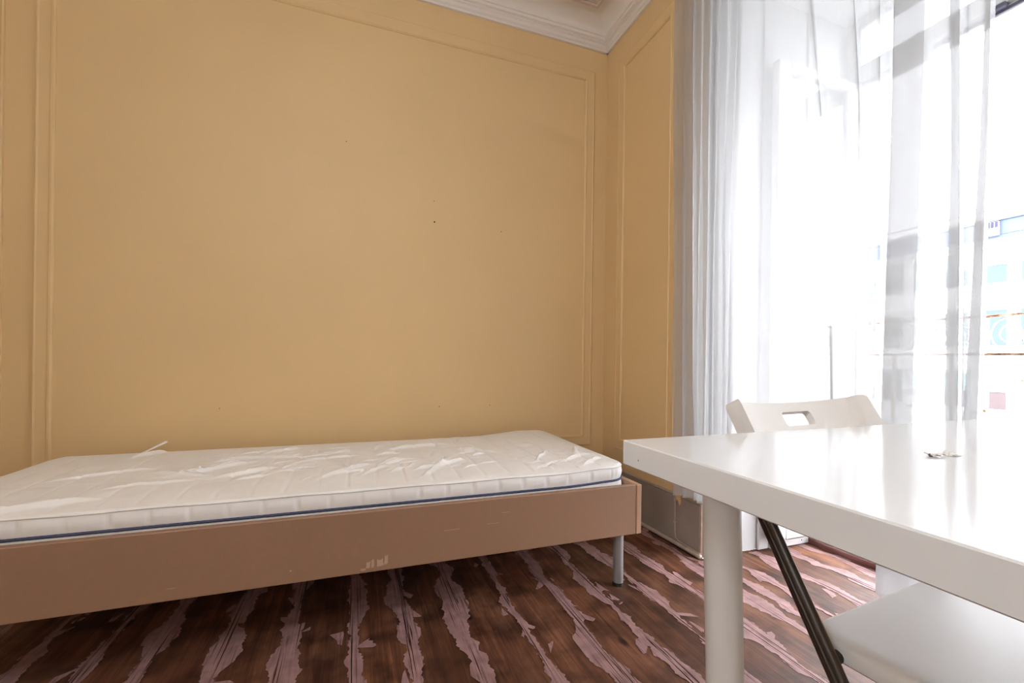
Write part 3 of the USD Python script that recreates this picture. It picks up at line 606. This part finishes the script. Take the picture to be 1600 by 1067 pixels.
# ------------------------------------------------------------------ curtains: pleated voile hung close to the wall
CX = 1.335
def ypx(px): return CX / math.tan(math.atan((px - 800.0) / F_PX) + YAW)
ZK = (2.05, 1.35, 0.63)
def curtain(nodes, hem, sub=5, nz=90, ztop=2.60, seed=0):
    """nodes: (column at upper, middle, lower height in frame units, offset from the wall plane) -> sheet"""
    N = np.array([[ypx(n[0]), ypx(n[1]), ypx(n[2]), n[3]] for n in nodes])
    t = np.arange(len(N)); tt = np.linspace(0, len(N) - 1, (len(N) - 1) * sub + 1)
    N = np.stack([np.interp(tt, t, N[:, k]) for k in range(4)], 1)
    k = np.array([1, 2, 1.0]) / 4
    for _ in range(2):
        Q = N.copy(); Q[1:-1] = (N[:-2] + 2 * N[1:-1] + N[2:]) / 4; N = Q
    S = np.linspace(0, 1, nz); P = np.zeros((nz, len(N), 3))
    h = np.interp(np.linspace(0, 1, len(N)), [a for a, _ in hem], [b for _, b in hem])
    for i, s in enumerate(S):
        z = ztop + (h - ztop) * s
        yy = np.empty(len(N))
        for c in range(len(N)):
            yu, ym, yl = N[c, :3]
            yy[c] = np.interp(z[c], [ZK[2], ZK[1], ZK[0]], [yl, ym, yu]) if z[c] > ZK[2] else yl + (yl - ym) * (ZK[2] - z[c]) / (ZK[1] - ZK[2]) * 0.6
        q = np.stack([tt * 0.9, np.full_like(tt, z.mean() * 1.3), np.full_like(tt, seed)], -1)
        P[i] = np.stack([CX + N[:, 3] * (0.75 + 0.5 * s) + 0.014 * (meshkit.fbm(q, 3, seed) - 0.5), yy + 0.010 * (meshkit.noise(q * 1.7, seed + 4) - 0.5) * s, z], 1)
    return grid(P), P
A = []
pl = np.random.default_rng(3)
for k in range(15):                                           # gathered bundle
    f = k / 14
    A.append((1056 + 92 * f + pl.uniform(-3, 3), 1059 + 84 * f + pl.uniform(-3, 3), 1061 + 82 * f ** 0.9 + pl.uniform(-3, 3), (0.030 if k % 2 else -0.030) * pl.uniform(0.6, 1.15)))
A += [(1152, 1148, 1146, 0.0), (1168, 1160, 1156, 0.012), (1185, 1174, 1166, -0.006), (1205, 1195, 1185, 0.008), (1232, 1230, 1225, 0.0)]
def pinch(u, m, l, wu, wm, wl, d=0.006): return [(u - 6, m - 6, l - 6, -d), (u + wu, m + wm, l + wl, -d), (u, m, l, d), (u + 8, m + 8, l + 8, d)]
A += pinch(1256, 1290, 1300, 3, 3, 4) + [(1295, 1315, 1322, 0.006)] + pinch(1320, 1341, 1344, 3, 4, 4) + [(1350, 1356, 1358, 0.0)] + pinch(1365, 1370, 1371, 3, 3, 3)
A += [(1385, 1387, 1386, 0.006), (1405, 1404, 1398, 0.012), (1430, 1425, 1412, 0.014), (1440, 1434, 1422, 0.010), (1446, 1441, 1428, 0.016), (1452, 1446, 1434, 0.012)]
lc = thing('sheer_curtain', 'long sheer white curtain gathered against the yellow wall, left of the window', 'curtain')
mA, PA = curtain(A, [(0, 0.262), (0.3, 0.275), (0.55, 0.315), (0.7, 0.33), (1, 0.335)], seed=2)
part('sheet', mA, 'voile', lc, True)
B = [(1451, 1446, 1440, -0.030), (1428, 1424, 1416, -0.034), (1402, 1400, 1391, -0.030), (1398, 1396, 1387, -0.022), (1403, 1401, 1393, -0.014), (1425, 1422, 1414, -0.012), (1445, 1440, 1432, -0.014), (1462, 1458, 1452, -0.010)]
B += [(1480, 1485, 1484, -0.012), (1492, 1499, 1502, -0.012), (1494, 1501, 1504, -0.006), (1474, 1481, 1479, 0.0), (1472, 1479, 1477, 0.008), (1492, 1498, 1500, 0.012)]
B += [(1505, 1504, 1500, 0.004), (1528, 1520, 1510, -0.002), (1545, 1539, 1527, -0.008), (1547, 1541, 1529, -0.003), (1541, 1527, 1502, 0.003), (1539, 1525, 1499, 0.008), (1546, 1540, 1527, 0.014)]
rc = thing('sheer_curtain', 'narrow sheer white curtain with broad grey hanging folds, right one over the open window', 'curtain')
mB, PB = curtain(B, [(0, 0.235), (1, 0.225)], seed=9)
part('sheet', mB, 'voile', rc, True)
rod = thing('curtain_rod', 'metal curtain rod above the window carrying both sheer curtains', 'curtain rod')
part('rod', cyl((CX, RY0 - 0.25, 2.61), (CX, 1.70, 2.61), 0.011, 20), 'rod_metal', rod, 40)
for y in (RY0 - 0.2, 1.66): part('bracket', bx(CX - 0.012, XR, y - 0.008, y + 0.008, 2.600, 2.622, 0.002), 'rod_metal', rod)

# ------------------------------------------------------------------ the room's ceiling lamp (above and behind the camera)
lp = thing('pendant_lamp', 'white globe pendant lamp hanging from the middle of the ceiling', 'lamp', (-0.45, -0.2, 0))
part('ceiling_rose', cyl((0, 0, ZC - 0.03), (0, 0, ZC), 0.05, 32), 'ceiling_paint', lp, 40)
part('cord', cyl((0, 0, 2.55), (0, 0, ZC - 0.03), 0.004, 10), 'ceiling_paint', lp)
part('cap', cyl((0, 0, 2.52), (0, 0, 2.56), 0.04, 32), 'ceiling_paint', lp, 40)
gl = UsdLux.SphereLight.Define(stage, str(lp.GetPath()) + '/globe')
gl.CreateRadiusAttr(0.18); gl.CreateIntensityAttr(LAMP); gl.CreateColorAttr(Gf.Vec3f(0.88, 0.96, 1.05)); gl.AddTranslateOp().Set(Gf.Vec3d(0, 0, 2.34))
